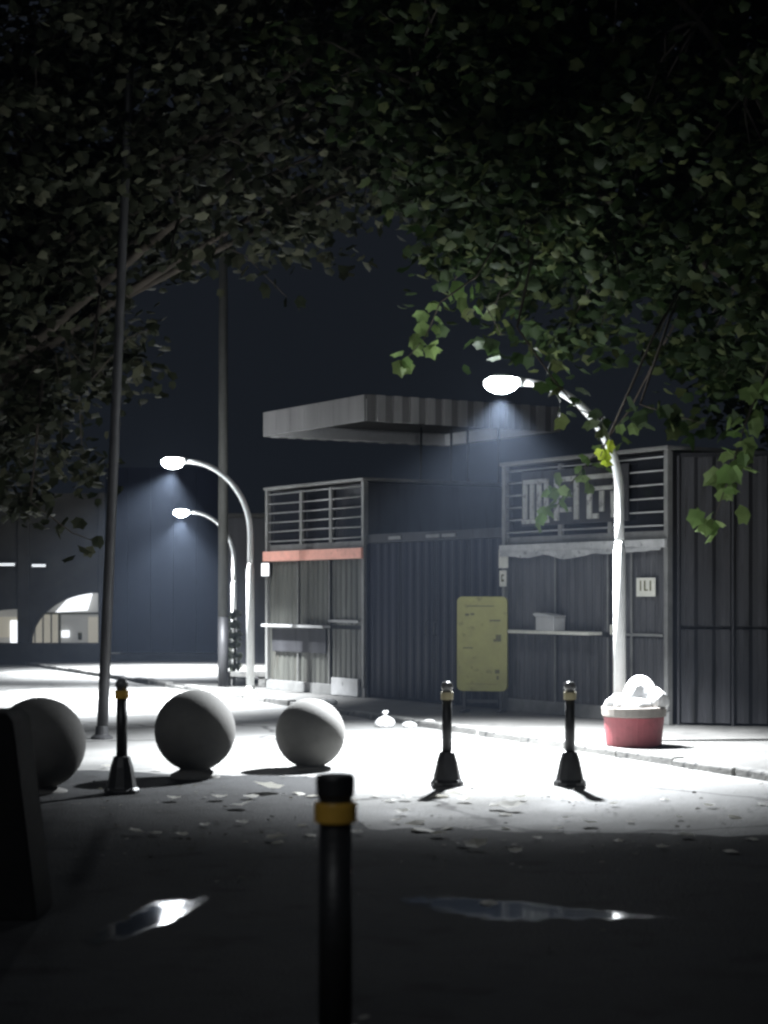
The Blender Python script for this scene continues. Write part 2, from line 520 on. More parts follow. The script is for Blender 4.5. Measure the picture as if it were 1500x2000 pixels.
lamp1 = make_lamp()
lp = P(1210, 1165, 19.0)
lamp1.scale = (1.03, 1.03, 1.03)
lamp1.location = (lp.x, lp.y, SW)
lamp1.rotation_euler.z = R(6)
tag(lamp1, "white curved lit street lamp rising behind the red tub of bags", "street lamp", "curved street lamps")
lamp2 = copy_tree(lamp1)
lamp2.scale = (1, 1, 1)
lp = P(489, 1165, 28.5)
lamp2.location = (lp.x, lp.y, SW)
lamp2.rotation_euler.z = R(2)
tag(lamp2, "white curved lit street lamp at the green booth's end beside the low bench", "street lamp", "curved street lamps")
for ch in lamp2.children:
    if ch.type == 'LIGHT':      # this head is turned further towards the street
        ch.rotation_euler = Vector((1.1, 0.5, 4.2)).to_track_quat('Z', 'Y').to_euler()
lamp3 = copy_tree(lamp1)
lp = P(457, 1165, 38.2)
lamp3.location = (lp.x, lp.y, SW)
lamp3.scale = (0.905, 0.905, 0.905)
lamp3.rotation_euler.z = R(4)
tag(lamp3, "small far curved lit street lamp crossing behind the pale concrete pole", "street lamp", "curved street lamps")

# ------------------------------------------------------------------ wall line of booths
WA = R(-58)
WO = Vector((-0.26, 27.1, SW))
def wl(t, y, h):
    """wall-local point -> world"""
    c, s = math.cos(WA), math.sin(WA)
    return Vector((WO.x + t * c - y * s, WO.y + t * s + y * c, WO.z + h))

def corrugated(x0, x1, z0, z1, pitch=0.16, depth=0.022, y=0.0):
    """trapezoid corrugated sheet facing -y"""
    mb = MB()
    xs = []
    x = x0
    st = 0
    seq = [(0.30, 0), (0.20, 1), (0.30, 1), (0.20, 0)]
    prof = [(x0, 0)]
    lvl = 0
    while x < x1 - 1e-6:
        dx, nl = seq[st % 4]
        x = min(x1, x + dx * pitch)
        prof.append((x, nl))
        st += 1
    vs, fs = [], []
    for px, lv in prof:
        yy = y - lv * depth
        vs += [(px, yy, z0), (px, yy, z1)]
    for i in range(len(prof) - 1):
        fs.append((2 * i, 2 * i + 2, 2 * i + 3, 2 * i + 1))
    return mb.add(vs, fs)

# heights are above the pavement (pavement at SW)
def booth(name, t0, t1, sheet, label, strip_mat, strip_h, depth, H=3.19):
    root = empty(name, wl(t0, 0, 0), WA)
    W = t1 - t0
    # carcass
    MB().box(0.03, W - 0.03, 0.04, depth, 0.0, H - 0.02).build("carcass", M['corr_dark'], root, bevel=0.01)
    # plinth
    MB().box(0, W, -0.03, 0.035, 0, 0.16).build("plinth", M['frame'], root, bevel=0.008)
    # posts
    for x in (0.0, W - 0.07):
        MB().box(x, x + 0.07, -0.045, 0.035, 0.162, H).build("post", M['frame'], root, bevel=0.006)
    # upper and lower sheet panels
    n = 3
    pw = (W - 0.14) / n
    for k in range(n):
        x0 = 0.07 + k * pw
        for z0, z1 in ((0.165, 1.0), (1.06, strip_h[0] - 0.005)):
            corrugated(x0 + 0.006, x0 + pw - 0.006, z0, z1, 0.15 + 0.02 * RNG.random(), 0.02, 0.01 + RNG.uniform(-0.006, 0.006)).build("panel", sheet, root)
            if k > 0:
                MB().box(x0 - 0.012, x0 + 0.012, -0.03, -0.012, z0, z1 - 0.01).build("cover_strip", M['frame'], root)
    # strip
    MB().box(0.0, W - 0.002, -0.09, -0.048, strip_h[0], strip_h[1]).build("strip", strip_mat, root, bevel=0.008)
    # window band with bars
    zb, zt = strip_h[1] + 0.10, H - 0.04
    MB().box(0.07, W - 0.07, 0.0, 0.03, strip_h[1] + 0.002, zb).build("window_sill", M['frame'], root, bevel=0.006)
    win = MB().box(0.075, W - 0.075, 0.02, 0.036, zb + 0.002, zt).build("window", M['glass'], root)
    nb = 6
    for k in range(nb):
        z = zb + 0.06 + (zt - zb - 0.09) * k / (nb - 1)
        MB().tube([(0.07, -0.012, z), (W / 2, -0.014 + RNG.uniform(-.01, .004), z + RNG.uniform(-.008, .008)), (W - 0.07, -0.012, z)], 0.011, 8).build("window_bar", M['steel'], win, smooth=True)
    for x in (W * 0.36, W * 0.66):
        MB().box(x, x + 0.08, -0.032, 0.015, zb, zt).build("mullion", M['frame'], win, bevel=0.005)
    MB().box(-0.02, W + 0.02, -0.07, depth + 0.03, H + 0.002, H + 0.05).build("roof", M['frame'], root, bevel=0.01)
    tag(root, label, "booth")
    return root, W

T_L, T_G, T_R = -3.05, 3.47, 6.76
boothL, WL = booth("metal_booth", T_L, -0.002, M['corr_green'], "grey-green corrugated metal booth with a red strip under its barred window", M['red'], (2.05, 2.21), 3.2)
# ledge, patch and bottom plate of the left booth
MB().box(0.15, 2.1, -0.20, -0.052, 1.01, 1.05).build("ledge", M['pale'], boothL, bevel=0.006)
MB().box(2.02, 2.9, -0.055, -0.034, 1.10, 1.14).build("rail", M['steel'], boothL, bevel=0.004)
MB().box(0.25, 1.95, -0.05, -0.032, 0.62, 0.99).build("shutter_box", M['corr_dark'], boothL, bevel=0.006)
MB().box(2.15, 2.92, -0.075, -0.033, 0.01, 0.27).build("kick_plate", M['pale'], boothL, bevel=0.006)

boothR, WR = booth("metal_booth", T_G, T_R, M['corr_grey'], "grey sheet metal booth with a pale sagging strip, counter and carton", M['pale'], (2.06, 2.16), 3.2)
# sagging white awning edge under the strip
aw = MB()
vs, fs = [], []
NN = 30
for i in range(NN + 1):
    x = 0.05 + (WR - 0.1) * i / NN
    u = i / NN
    drop = 0.03 + 0.07 * abs(math.sin(u * 9.1 + .6)) * (0.5 + .5 * math.sin(u * 4)) ** 2 + RNG.uniform(0, .02)
    vs += [(x, -0.10 - 0.01 * math.sin(u * 25), 2.065), (x, -0.11 - 0.02 * math.sin(u * 31 + 1), 2.065 - drop)]
for i in range(NN):
    fs.append((2 * i, 2 * i + 1, 2 * i + 3, 2 * i + 2))
o = aw.add(vs, fs).build("awning_edge", M['pale'], boothR)
sd = o.modifiers.new("thick", 'SOLIDIFY'); sd.thickness = 0.006
MB().box(0.15, 2.1, -0.26, -0.052, 1.02, 1.06).build("counter", M['paper'], boothR, bevel=0.006)
MB().box(2.25, WR - 0.08, -0.05, -0.034, 1.02, 1.055).build("rail", M['frame'], boothR, bevel=0.004)
dx0 = 2.62
MB().box(dx0, dx0 + 0.035, -0.05, -0.033, 0.17, 2.04).build("door_jamb", M['frame'], boothR, bevel=0.004)

# carton on the counter
p = wl(T_G + 1.20, -0.16, 1.062)
cb = empty("carton", p, WA)
MB().box(-0.19, 0.19, -0.09, 0.09, 0, 0.17).build("body", M['carton'], cb, bevel=0.008)
fl = MB().prism([(-0.24, 0.21), (-0.19, 0.172), (0.19, 0.172), (0.20, 0.19), (-0.18, 0.225)], -0.10, 0.095).build("lid", M['carton'], cb, bevel=0.004)
tag(cb, "pale carton with a lifted lid on the grey booth's counter", "carton")
# white notice by the lamp pole
def notice(name, pos, wd, ht, label, marks, mt='paper', rz=WA, cat="notice"):
    r = empty(name, pos, rz)
    MB().box(-wd / 2, wd / 2, -0.012, 0, 0, ht).build("sheet", M[mt], r, bevel=0.003)
    for (x0, x1, z0, z1) in marks:
        MB().box(-wd / 2 + wd * x0, -wd / 2 + wd * x1, -0.0145, -0.0122, ht * z0, ht * z1).build("print_mark", M['ink'], r)
    tag(r, label, cat)
    return r
notice("notice_plate", wl(T_R - 0.37, -0.052, 1.49), 0.34, 0.22, "cream notice plate with two dark strokes on the grey booth's right side",
       [(0.2, 0.27, 0.3, 0.85), (0.42, 0.5, 0.3, 0.85), (0.42, 0.62, 0.3, 0.38), (0.72, 0.8, 0.3, 0.85)])
notice("notice_sheet", wl(T_G + 0.055, -0.05, 1.86), 0.20, 0.24, "upper pale sheet stuck on the corner post above the yellow board", [])
notice("notice_sheet", wl(T_G + 0.045, -0.05, 1.62), 0.15, 0.21, "lower pale sheet with a dark mark on the corner post above the yellow board",
       [(0.3, 0.7, 0.3, 0.45), (0.3, 0.45, 0.3, 0.75), (0.35, 0.7, 0.65, 0.75)])
notice("socket_box", wl(T_G + 2.33, -0.052, 1.03), 0.15, 0.12, "tiny white box on the rail just past the white lamp pole", [(0.35, 0.5, 0.2, 0.8)], cat="box")
# light panel on the left booth's corner
r = empty("wall_light", P(522, 1165, 29.0) + Vector((0, 0, 0)), R(-8))
r.location = wl(T_L + 0.035, -0.05, 1.80)
MB().box(-0.09, 0.09, -0.05, 0.0, 0, 0.24).build("housing", M['dark_metal'], r, bevel=0.01)
MB().box(-0.075, 0.075, -0.058, -0.051, 0.02, 0.22).build("lit_panel", M['lit_white'], r, bevel=0.003)
r.rotation_euler.z = WA + R(25)
r.location = wl(T_L + 0.10, -0.06, 1.80)
tag(r, "small glowing white wall light on the green booth's corner", "wall light")

# sign letters above the grey booth's strip (blocky strokes, partly behind leaves)
sg = empty("sign_board", wl(T_G + 0.50, -0.06, 2.42), WA)
MB().box(-0.04, 2.10, 0.0, 0.018, -0.03, 0.66).build("backing", M['corr_dark'], sg, bevel=0.005)
def stroke(x0, x1, z0, z1):
    MB().box(x0, x1, -0.03, -0.001, z0, z1).build("letter_stroke", M['letter'], sg, bevel=0.004)
for x in (0.02, 0.17, 0.32, 0.47):
    stroke(x, x + 0.075, 0.06, 0.5)
stroke(0.0, 0.56, 0.0, 0.055); stroke(0.02, 0.545, 0.505, 0.56)
stroke(0.68, 1.16, 0.50, 0.56); stroke(0.68, 0.76, 0.02, 0.495); stroke(0.80, 1.02, 0.30, 0.36); stroke(0.80, 1.02, 0.12, 0.18); stroke(1.08, 1.16, 0.02, 0.495)
stroke(1.34, 1.9, 0.50, 0.56); stroke(1.40, 1.84, 0.36, 0.41); stroke(1.34, 1.42, 0.02, 0.34); stroke(1.58, 1.66, 0.10, 0.35); stroke(1.80, 1.90, 0.02, 0.34); stroke(1.45, 1.55, 0.02, 0.08)
tag(sg, "dark sign board with pale blocky characters above the grey booth, behind leaves", "sign")

# navy gate between booths
gt = empty("metal_gate", wl(0.01, 0.03, 0), WA)
GW = T_G - 0.02
for k in range(4):
    x0 = k * GW / 4
    corrugated(x0 + 0.008, x0 + GW / 4 - 0.008, 0.05, 2.26, 0.20, 0.018, 0.0).build("panel", M['navy'], gt)
    MB().box(x0 + 0.004, x0 + 0.04, -0.035, -0.0195, 0.05, 2.26).build("stile", M['navy'], gt, bevel=0.004)
MB().box(0, GW, -0.02, 0.06, 2.27, 2.40).build("top_beam", M['corr_dark'], gt, bevel=0.008)
for x in (0.62, 1.6, 2.0):
    MB().box(x, x + 0.33, -0.045, -0.021, 2.31, 2.355).build("beam_plate", M['frame'], gt, bevel=0.004)
MB().box(0.0, GW, 0.01, 0.05, 0.01, 0.05).build("bottom_rail", M['navy'], gt)
for x in (GW * 0.47, GW * 0.53):
    MB().tube([(x, -0.02, 0.95), (x, -0.06, 0.97), (x, -0.06, 1.13), (x, -0.02, 1.15)], 0.01, 8).build("handle", M['dark_metal'], gt, smooth=True)
tag(gt, "dark navy ribbed gate closed between the two booths", "gate")

# raised flat roof canopy
cn = empty("flat_canopy", wl(0, 0, 0), WA)
CL, CD, C0, C1 = 3.15, 3.53, 4.07, 4.46
th = 0.05
def ribbed(x0, x1, name, rot, off):
    pass
# fascias: front (street, -y), right end (+x), back, left
def fascia_front(x0, x1, y, sgn, name):
    n = 7
    for k in range(n):
        xa, xb = x0 + (x1 - x0) * k / n, x0 + (x1 - x0) * (k + 1) / n
        MB().box(xa + 0.003, xb - 0.003, min(y, y + sgn * 0.03), max(y, y + sgn * 0.03), C0 + RNG.uniform(-.003, .003), C1).build("fascia_panel", M['fascia'], cn, bevel=0.004)
def fascia_side(y0, y1, x, sgn):
    n = 24
    for k in range(n):
        ya, yb = y0 + (y1 - y0) * k / n, y0 + (y1 - y0) * (k + 1) / n
        d = 0.02 + 0.05 * (k % 2)
        MB().box(min(x, x + sgn * d), max(x, x + sgn * d), ya + 0.004, yb - 0.004, C0 + RNG.uniform(-.004, .004), C1).build("fascia_panel", M['fascia_r' if k % 2 else 'fascia_b'], cn, bevel=0.003)
fascia_front(-CL, 0, 0, -1, "f")
fascia_front(-CL, 0, CD, 1, "b")
fascia_side(0, CD, 0, 1)
fascia_side(0, CD, -CL, -1)
MB().box(-CL + 0.06, -0.06, 0.06, CD - 0.06, C0 + 0.20, C0 + 0.24).build("soffit", M['wall_dark'], cn)
MB().box(-CL + 0.002, -0.002, 0.002, CD - 0.002, C1 - 0.06, C1 - 0.01).build("roof_deck", M['wall_dark'], cn)
# inner ring beam under the fascia
for (x0, x1, y0, y1) in ((-CL + .003, -.003, .003, .055), (-CL + .003, -.003, CD - .055, CD - .003), (-CL + .003, -CL + .055, .058, CD - .058), (-.055, -.003, .058, CD - .058)):
    MB().box(x0, x1, y0, y1, C0 + 0.012, C1 - 0.065).build("ring_beam", M['bag'], cn)
for x in (-CL + 0.9, -0.9):
    for y in (CD - 1.1, CD - 0.5):
        MB().tube([(x, y, 3.23), (x, y, C0 + 0.205)], 0.02, 10).build("post", M['pole_dark'], cn, smooth=True)
tag(cn, "raised flat canopy with grey ribbed fascia standing over the grey-green booth", "canopy")

# yellow board in front of the gate
yb = empty("notice_board", (1.27, 23.75, SW), R(-14))
pts = []
bw, bz0, bz1, rr = 0.33, 0.27, 1.49, 0.07
for cxx, czz, a0 in ((bw - rr, bz1 - rr, 0), (-bw + rr, bz1 - rr, 90), (-bw + rr, bz0 + rr, 180), (bw - rr, bz0 + rr, 270)):
    for k in range(6):
        aa = R(a0 + 18 * k)
        pts.append((cxx + rr * math.cos(aa), czz + rr * math.sin(aa)))
MB().prism(pts, -0.04, 0.04).build("panel", M['board'], yb, bevel=0.008)
for (x0, x1, z0, z1) in ((-.22, -.17, 1.24, 1.27), (-.15, -.10, 1.25, 1.275), (-.2, .16, 1.36, 1.372), (.10, .24, 1.17, 1.19), (.18, .25, .93, 1.0), (.15, .25, .91, .94), (-.25, -.12, .82, .835), (.17, .23, .50, .55), (.19, .22, .42, .47), (-.2, .2, .36, .365)):
    MB().box(x0, x1, -0.046, -0.0405, z0, z1).build("print_mark", M['ink'], yb)
for x in (-0.24, 0.24):
    MB().box(x - 0.02, x + 0.02, -0.02, 0.02, 0.03, 0.29).build("leg", M['dark_metal'], yb)
    MB().box(x - 0.03, x + 0.03, -0.2, 0.2, 0.0, 0.03).build("foot", M['dark_metal'], yb, bevel=0.005)
MB().box(-0.20, 0.20, -0.014, 0.014, 0.12, 0.16).build("brace", M['dark_metal'], yb)
tag(yb, "dull yellow rounded notice board on dark legs before the navy gate", "notice board")

# dark ribbed wall to the right of the grey booth
wr = empty("panel_fence", (3.42, 21.36, SW), R(-14))
for k in range(9):
    x0 = k * 0.62
    for z0, z1 in ((0.03, 1.11), (1.15, 3.1)):
        corrugated(x0 + 0.01, x0 + 0.61, z0, z1, 0.205, 0.035, RNG.uniform(-0.008, 0.008)).build("panel", M['corr_dark'], wr)
    MB().box(x0 - 0.02, x0 + 0.009, -0.04, 0.04, 0, 3.12).build("post", M['corr_dark'], wr, bevel=0.004)
for z in (1.112, 3.105):
    MB().box(0.01, 5.6, 0.042, 0.08, z, z + 0.05).build("rail", M['corr_dark'], wr)
tag(wr, "dark ribbed metal fence running right from the grey booth", "fence")

# ------------------------------------------------------------------ background left: blue hoarding, arched wall, dark wall
bw_ = empty("blue_hoarding", (0, 43.6, 0), 0)
def X_at(px, d): return (px - CX) / F * d
xa, xb = X_at(205, 43.6), X_at(428, 43.6)
n = 5
for k in range(n):
    x0, x1 = xa + (xb - xa) * k / n, xa + (xb - xa) * (k + 1) / n
    MB().box(x0 + 0.004, x1 - 0.004, 0 + 0.004 * (k % 2), 0.06, 0.22, 4.6).build("panel", M['blue_wall'], bw_, bevel=0.004)
MB().box(xa, xb, -0.25, 0.1, 0, 0.2).build("plinth", M['wall_dark'], bw_, bevel=0.01)
tag(bw_, "tall plain blue hoarding behind the far street lamps", "hoarding")

# arched wall with openings
aw_ = empty("arched_wall", (0, 42.0, 0), 0)
def zz(py, d=42.0): return CAMH - (py - YH) / F * d
def xx(px, d=42.0): return X_at(px, d)
zs = zz(1256)
def arch_piece(x0, x1, ztop, name, curve):
    """wall piece above an opening: curve is list of (x,z) left to right"""
    pts = curve + [(x1, ztop), (x0, ztop)]
    MB().prism(pts, 0, 0.35).build(name, M['wall_dark'], aw_)
ZT = 3.9
def quarter(px0, px1, py0, py1, n=14):
    out = []
    for i in range(n + 1):
        a = math.pi / 2 * i / n
        out.append((xx(px1) - (xx(px1) - xx(px0)) * math.cos(a), zz(py0) + (zz(py1) - zz(py0)) * math.sin(a)))
    return out
arch_piece(xx(58), xx(192), ZT, "arch", quarter(58, 192, 1256, 1158))
arch_piece(xx(-110), xx(34), ZT, "arch", quarter(-110, 34, 1256, 1190))
MB().box(xx(34) + .003, xx(58) - .003, -0.06, 0.40, zs, ZT + .02).build("pillar", M['wall_dark'], aw_, bevel=0.02)
MB().box(xx(192) + .003, xx(205) - .003, -0.06, 0.40, zs, ZT + .02).build("pillar", M['wall_dark'], aw_, bevel=0.02)
MB().box(xx(-260), xx(-110) - .003, -0.06, 0.40, zs, ZT + .02).build("pillar", M['wall_dark'], aw_, bevel=0.02)
MB().box(xx(-260), xx(205) - .003, -0.10, 0.45, 0, zs - .003).build("plinth", M['wall_dark'], aw_, bevel=0.02)
for k, (px0, px1, py) in enumerate(((0, 32, 1103), (64, 92, 1105))):
    fx = MB().box(xx(px0), xx(px1), -0.14, -0.003, zz(py) - 0.03, zz(py) + 0.06).build("light_fitting", M['dark_metal'], aw_, bevel=0.01)
    MB().box(xx(px0) + .01, xx(px1) - .01, -0.15, -0.141, zz(py) - 0.025, zz(py) + 0.03).build("lit_tube", M['lit_tube'], fx)
tag(aw_, "dark arched wall with two half-arch openings and small tube lights", "wall")

sh = empty("lit_shop", (0, 44.0, 0), 0)
def sx(px): return X_at(px, 44.0)
def sz(py): return CAMH - (py - YH) / F * 44.0
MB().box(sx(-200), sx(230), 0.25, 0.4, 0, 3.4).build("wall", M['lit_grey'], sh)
MB().prism([(sx(108), sz(1196)), (sx(170), sz(1192)), (sx(182), sz(1150)), (sx(150), sz(1150))], 0.0, 0.10).build("sign_panel", M['lit_white'], sh)
MB().box(sx(-150), sx(40), 0.05, 0.15, sz(1245), sz(1205)).build("lit_window", M['lit_shop'], sh)
MB().box(sx(20), sx(38), 0.0, 0.04, sz(1258), sz(1212)).build("lit_door", M['lit_white'], sh)
MB().box(sx(60), sx(110), 0.08, 0.2, sz(1258), sz(1198)).build("lit_window", M['lit_shop'], sh)
for px in (66, 82, 98):
    MB().box(sx(px), sx(px) + 0.03, 0.05, 0.078, sz(1258), sz(1200)).build("window_bar", M['frame'], sh)
MB().box(sx(172), sx(198), 0.02, 0.12, sz(1258), sz(1205)).build("lit_door", M['lit_shop'], sh)
MB().box(sx(150), sx(157), 0.18, 0.245, sz(1250), sz(1236)).build("vent", M['ink'], sh)
MB().box(sx(118), sx(132), 0.15, 0.245, sz(1245), sz(1232)).build("lit_panel", M['lit_white'], sh)
MB().box(sx(112), sx(116), 0.12, 0.2, sz(1262), sz(1196)).build("pillar", M['ink'], sh)
MB().box(sx(60), sx(200), 0.02, 0.24, sz(1200), sz(1196)).build("beam", M['ink'], sh)
tag(sh, "lit shop front glimpsed through the arched wall's openings", "shop")

# dark wall behind the green booth
dw = empty("rendered_wall", (0, 41.0, 0), 0)
MB().box(X_at(428, 41) + .004, X_at(900, 41), 0.0, 0.3, 0, 3.3).build("wall", M['corr_dark'], dw, bevel=0.01)
MB().box(X_at(428, 41) + .004, X_at(900, 41), -0.06, 0.36, 3.303, 3.4).build("coping", M['wall_dark'], dw, bevel=0.01)
tag(dw, "dark plain wall behind the grey-green booth", "wall")

# ------------------------------------------------------------------ poles
base = G(199, 1443)
top_dir = P(247, 300, base.y)
v = (top_dir - base)
lp_ = empty("leaning_pole", base)
path = [Vector((0, 0, 0.0)) + v * (k / 10) * 1.15 for k in range(11)]
MB().tube(path, [0.062 - 0.018 * k / 10 for k in range(11)], 14).build("shaft", M['pole_dark'], lp_, smooth=True)
MB().lathe([(0.12, -0.01), (0.12, 0.02), (0.075, 0.05), (0.068, 0.14)], 16).build("base_collar", M['pole_dark'], lp_, bevel=0.003)
MB().tube([path[-1] + Vector((0, 0, -.002)), path[-1] + v.normalized() * 0.05], [0.05, 0.02], 12).build("cap", M['pole_dark'], lp_)
tag(lp_, "thin dark leaning steel pole in front of the arched wall's end", "pole")

base = G(436, 1341, SW)
cp = empty("concrete_pole", base)
MB().lathe([(0.085, 1.15), (0.078, 4.0), (0.066, 9.2)], 16).build("shaft", M['concrete_pole'], cp, smooth=True)
MB().lathe([(0.088, 0.0), (0.0875, 1.149)], 16).build("painted_foot", M['pole_dark'], cp, smooth=True)
MB().box(-0.32, 0.32, -0.12, -0.07, 8.8, 8.88).build("crossarm", M['dark_metal'], cp)
tag(cp, "pale concrete utility pole with a dark painted foot by the low slab", "pole")

# low slab (bench) by lamp 2
bp_ = G(482, 1340, SW)
be = empty("low_bench", bp_, R(-8))
MB().box(-0.38, 0.40, -0.15, 0.15, 0.16, 0.24).build("slab", M['kerb'], be, bevel=0.01)
for x in (-0.28, 0.28):
    MB().box(x - 0.06, x + 0.06, -0.12, 0.12, 0, 0.158).build("leg", M['kerb'], be, bevel=0.008)
tag(be, "low concrete slab bench at the foot of the white lamp by the green booth", "bench")

# ------------------------------------------------------------------ leaves
LEAF_OUT = [(0, 0), (0.10, 0.04), (0.30, -0.02), (0.46, 0.22), (0.30, 0.36), (0.38, 0.62), (0.16, 0.66), (0.0, 1.0),
            (-0.16, 0.66), (-0.38, 0.62), (-0.30, 0.36), (-0.46, 0.22), (-0.30, -0.02), (-0.10, 0.04)]
# low-count lobed leaf: centre fan
def leaf_arrays():
    outl = [(0.0, 0.0), (0.40, 0.06), (0.40, 0.34), (0.46, 0.62), (0.22, 0.72), (0.0, 1.0), (-0.22, 0.72), (-0.46, 0.62), (-0.40, 0.34), (-0.40, 0.06)]
    v = [(0, 0.40, 0.0)] + [(x, y, -abs(x) * 0.28 - 0.18 * y * y) for x, y in outl]
    f = [(0, i + 1, (i + 1) % 10 + 1) for i in range(10)]
    return np.array(v), np.array(f)
LV, LF = leaf_arrays()

def euler_mats(n, droop=True):
    """random leaf frames: y axis (tip) mostly outward and hanging, normal mostly up"""
    az = NP.uniform(0, 2 * np.pi, n)
    tilt = NP.normal(-0.55, 0.45, n) if droop else NP.normal(0, 0.15, n)
    roll = NP.normal(0, 0.55, n)
    ty = np.stack([np.cos(az) * np.cos(tilt), np.sin(az) * np.cos(tilt), np.sin(tilt)], 1)
    side = np.stack([-np.sin(az), np.cos(az), np.zeros(n)], 1)
    nrm = np.cross(side, ty) * -1
    nrm[nrm[:, 2] < 0] *= -1
    s2 = side * np.cos(roll)[:, None] + nrm * np.sin(roll)[:, None]
    n2 = np.cross(s2, ty)
    return s2, ty, n2

def leaf_mesh(name, centers, size, material):
    n = len(centers)
    sx_, ty_, nz_ = euler_mats(n)
    s = size * NP.uniform(0.65, 1.2, n)
    V = (LV[None, :, 0, None] * sx_[:, None, :] + LV[None, :, 1, None] * ty_[:, None, :] + LV[None, :, 2, None] * nz_[:, None, :]) * s[:, None, None] + centers[:, None, :]
    nv = LV.shape[0]
    Fi = LF[None, :, :] + (np.arange(n) * nv)[:, None, None]
    me = bpy.data.meshes.new(name)
    V = V.reshape(-1, 3)
    Fi = Fi.reshape(-1, 3)
    me.vertices.add(len(V))
    me.vertices.foreach_set("co", V.ravel())
    me.loops.add(len(Fi) * 3)
    me.loops.foreach_set("vertex_index", Fi.ravel().astype(np.int32))
    me.polygons.add(len(Fi))
    me.polygons.foreach_set("loop_start", np.arange(0, len(Fi) * 3, 3, dtype=np.int32))
    me.polygons.foreach_set("loop_total", np.full(len(Fi), 3, dtype=np.int32))
    me.update(calc_edges=True)
    me.materials.append(material)
    return me

single_leaf = {}
def leaf_data(key):
    if key not in single_leaf:
        me = bpy.data.meshes.new("leaf")
        me.from_pydata([tuple(v) for v in LV], [], [tuple(int(i) for i in f) for f in LF])
        me.materials.append(M[key])
        single_leaf[key] = me
    return single_leaf[key]

def put_leaf(parent, p, size, key, out=None):
    o = bpy.data.objects.new("leaf", leaf_data(key))
    col.objects.link(o)
    o.parent = parent
    o.location = Vector(p) - Vector(parent.location)
    o.scale = (size,) * 3
    o.rotation_euler = (R(RNG.uniform(-95, -5)), R(RNG.uniform(-45, 45)), RNG.uniform(0, 6.28))
    return o

def in_ell(p, e):
    c, r = e
    return sum(((p[i] - c[i]) / r[i]) ** 2 for i in range(3)) < 1

def make_tree(name, loc, ells, nclump, per, leaf_key, size, label, trunk_h, trunk_r, sprays=()):
    root = empty(name, loc)
    L = Vector(loc)
    vols = np.array([e[1][0] * e[1][1] * e[1][2] for e in ells])
    vols = vols / vols.sum()
    cl = []
    while len(cl) < nclump:
        e = ells[NP.choice(len(ells), p=vols)]
        d = NP.normal(size=3)
        d /= np.linalg.norm(d)
        # favour the outer shell, but fill the inside as well
        r = NP.uniform(0, 1) ** (1 / 4.0)
        p = np.array(e[0]) + d * r * np.array(e[1])
        cl.append(p)
    cl = np.array(cl)
    # uneven clumps
    cs = []
    for p in cl:
        k = int(per * NP.uniform(0.4, 1.5))
        rad = NP.uniform(0.28, 0.62)
        q = NP.normal(size=(k, 3)) * np.array([rad, rad, rad * 0.6]) * 0.62 + p
        cs.append(q)
    cs = np.concatenate(cs) - np.array(loc)
    crown = link("crown", leaf_mesh("crown", cs, size, M[leaf_key]), None, root)
    crown["kind"] = "stuff"
    # trunk
    path, rads = [], []
    ph = RNG.uniform(0, 6)
    for k in range(10):
        u = k / 9
        path.append(Vector((0.12 * math.sin(u * 3 + ph), 0.10 * math.cos(u * 2.4 + ph) - 0.1 * math.cos(ph), u * trunk_h)))
        rads.append(trunk_r * (1 - 0.5 * u) * (1 + 0.5 * max(0, 0.12 - u) / 0.12))
    MB().tube(path, rads, 14).build("trunk", M['bark'], root, smooth=True)
    tipp = path[-1]
    # limbs to each ellipsoid and twigs to clumps
    hi_ = np.nonzero(cl[:, 2] > 6.3)[0]
    idx = NP.choice(hi_, 28, replace=False)
    nodes = []
    for i in idx:
        tgt = Vector(cl[i]) - L
        st = path[int(5 + RNG.random() * 4)]
        mid = st.lerp(tgt, 0.5) + Vector((RNG.uniform(-.3, .3), RNG.uniform(-.3, .3), 0.45))
        pts = []
        for k in range(9):
            u = k / 8
            pts.append(st * (1 - u) ** 2 + mid * 2 * u * (1 - u) + tgt * u * u)
        MB().tube(pts, [trunk_r * 0.42 * (1 - 0.86 * k / 8) for k in range(9)], 8).build("limb", M['bark'], root, smooth=True)
        nodes += pts[3:]
    NA = np.array([list(p) for p in nodes])
    tw = MB()
    for p in cl - np.array(loc):
        j = int(np.argmin(((NA - p) ** 2).sum(1)))
        a = Vector(NA[j]); b = Vector(p)
        m = a.lerp(b, 0.5) + Vector((RNG.uniform(-.15, .15), RNG.uniform(-.15, .15), 0.15))
        tw.tube([a, m, b], [0.018, 0.011, 0.005], 5)
    two = tw.build("twig_mass", M['bark'], root)
    two["kind"] = "stuff"
    for pts, nl, key, sz_, spread in sprays:
        pts = [Vector(p) for p in pts]
        anchor = min((Vector(q) for q in NA), key=lambda q: (q + L - pts[0]).length) + L
        MB().tube([p - L for p in [anchor, anchor.lerp(pts[0], .5) + Vector((0, 0, .12))] + pts], [0.02, 0.016] + [0.012 - 0.008 * k / max(1, len(pts) - 1) for k in range(len(pts))], 6).build("branch", M['bark'], root, smooth=True)
        for k in range(nl):
            u = (k + RNG.random()) / nl * (len(pts) - 1)
            i = min(int(u), len(pts) - 2)
            q = pts[i].lerp(pts[i + 1], u - i) + Vector((RNG.gauss(0, spread), RNG.gauss(0, spread), RNG.gauss(-0.02, spread * 0.7)))
            put_leaf(root, q, sz_ * RNG.uniform(0.7, 1.2), key)
    tag(root, label, "tree", "trees over the street")
    return root

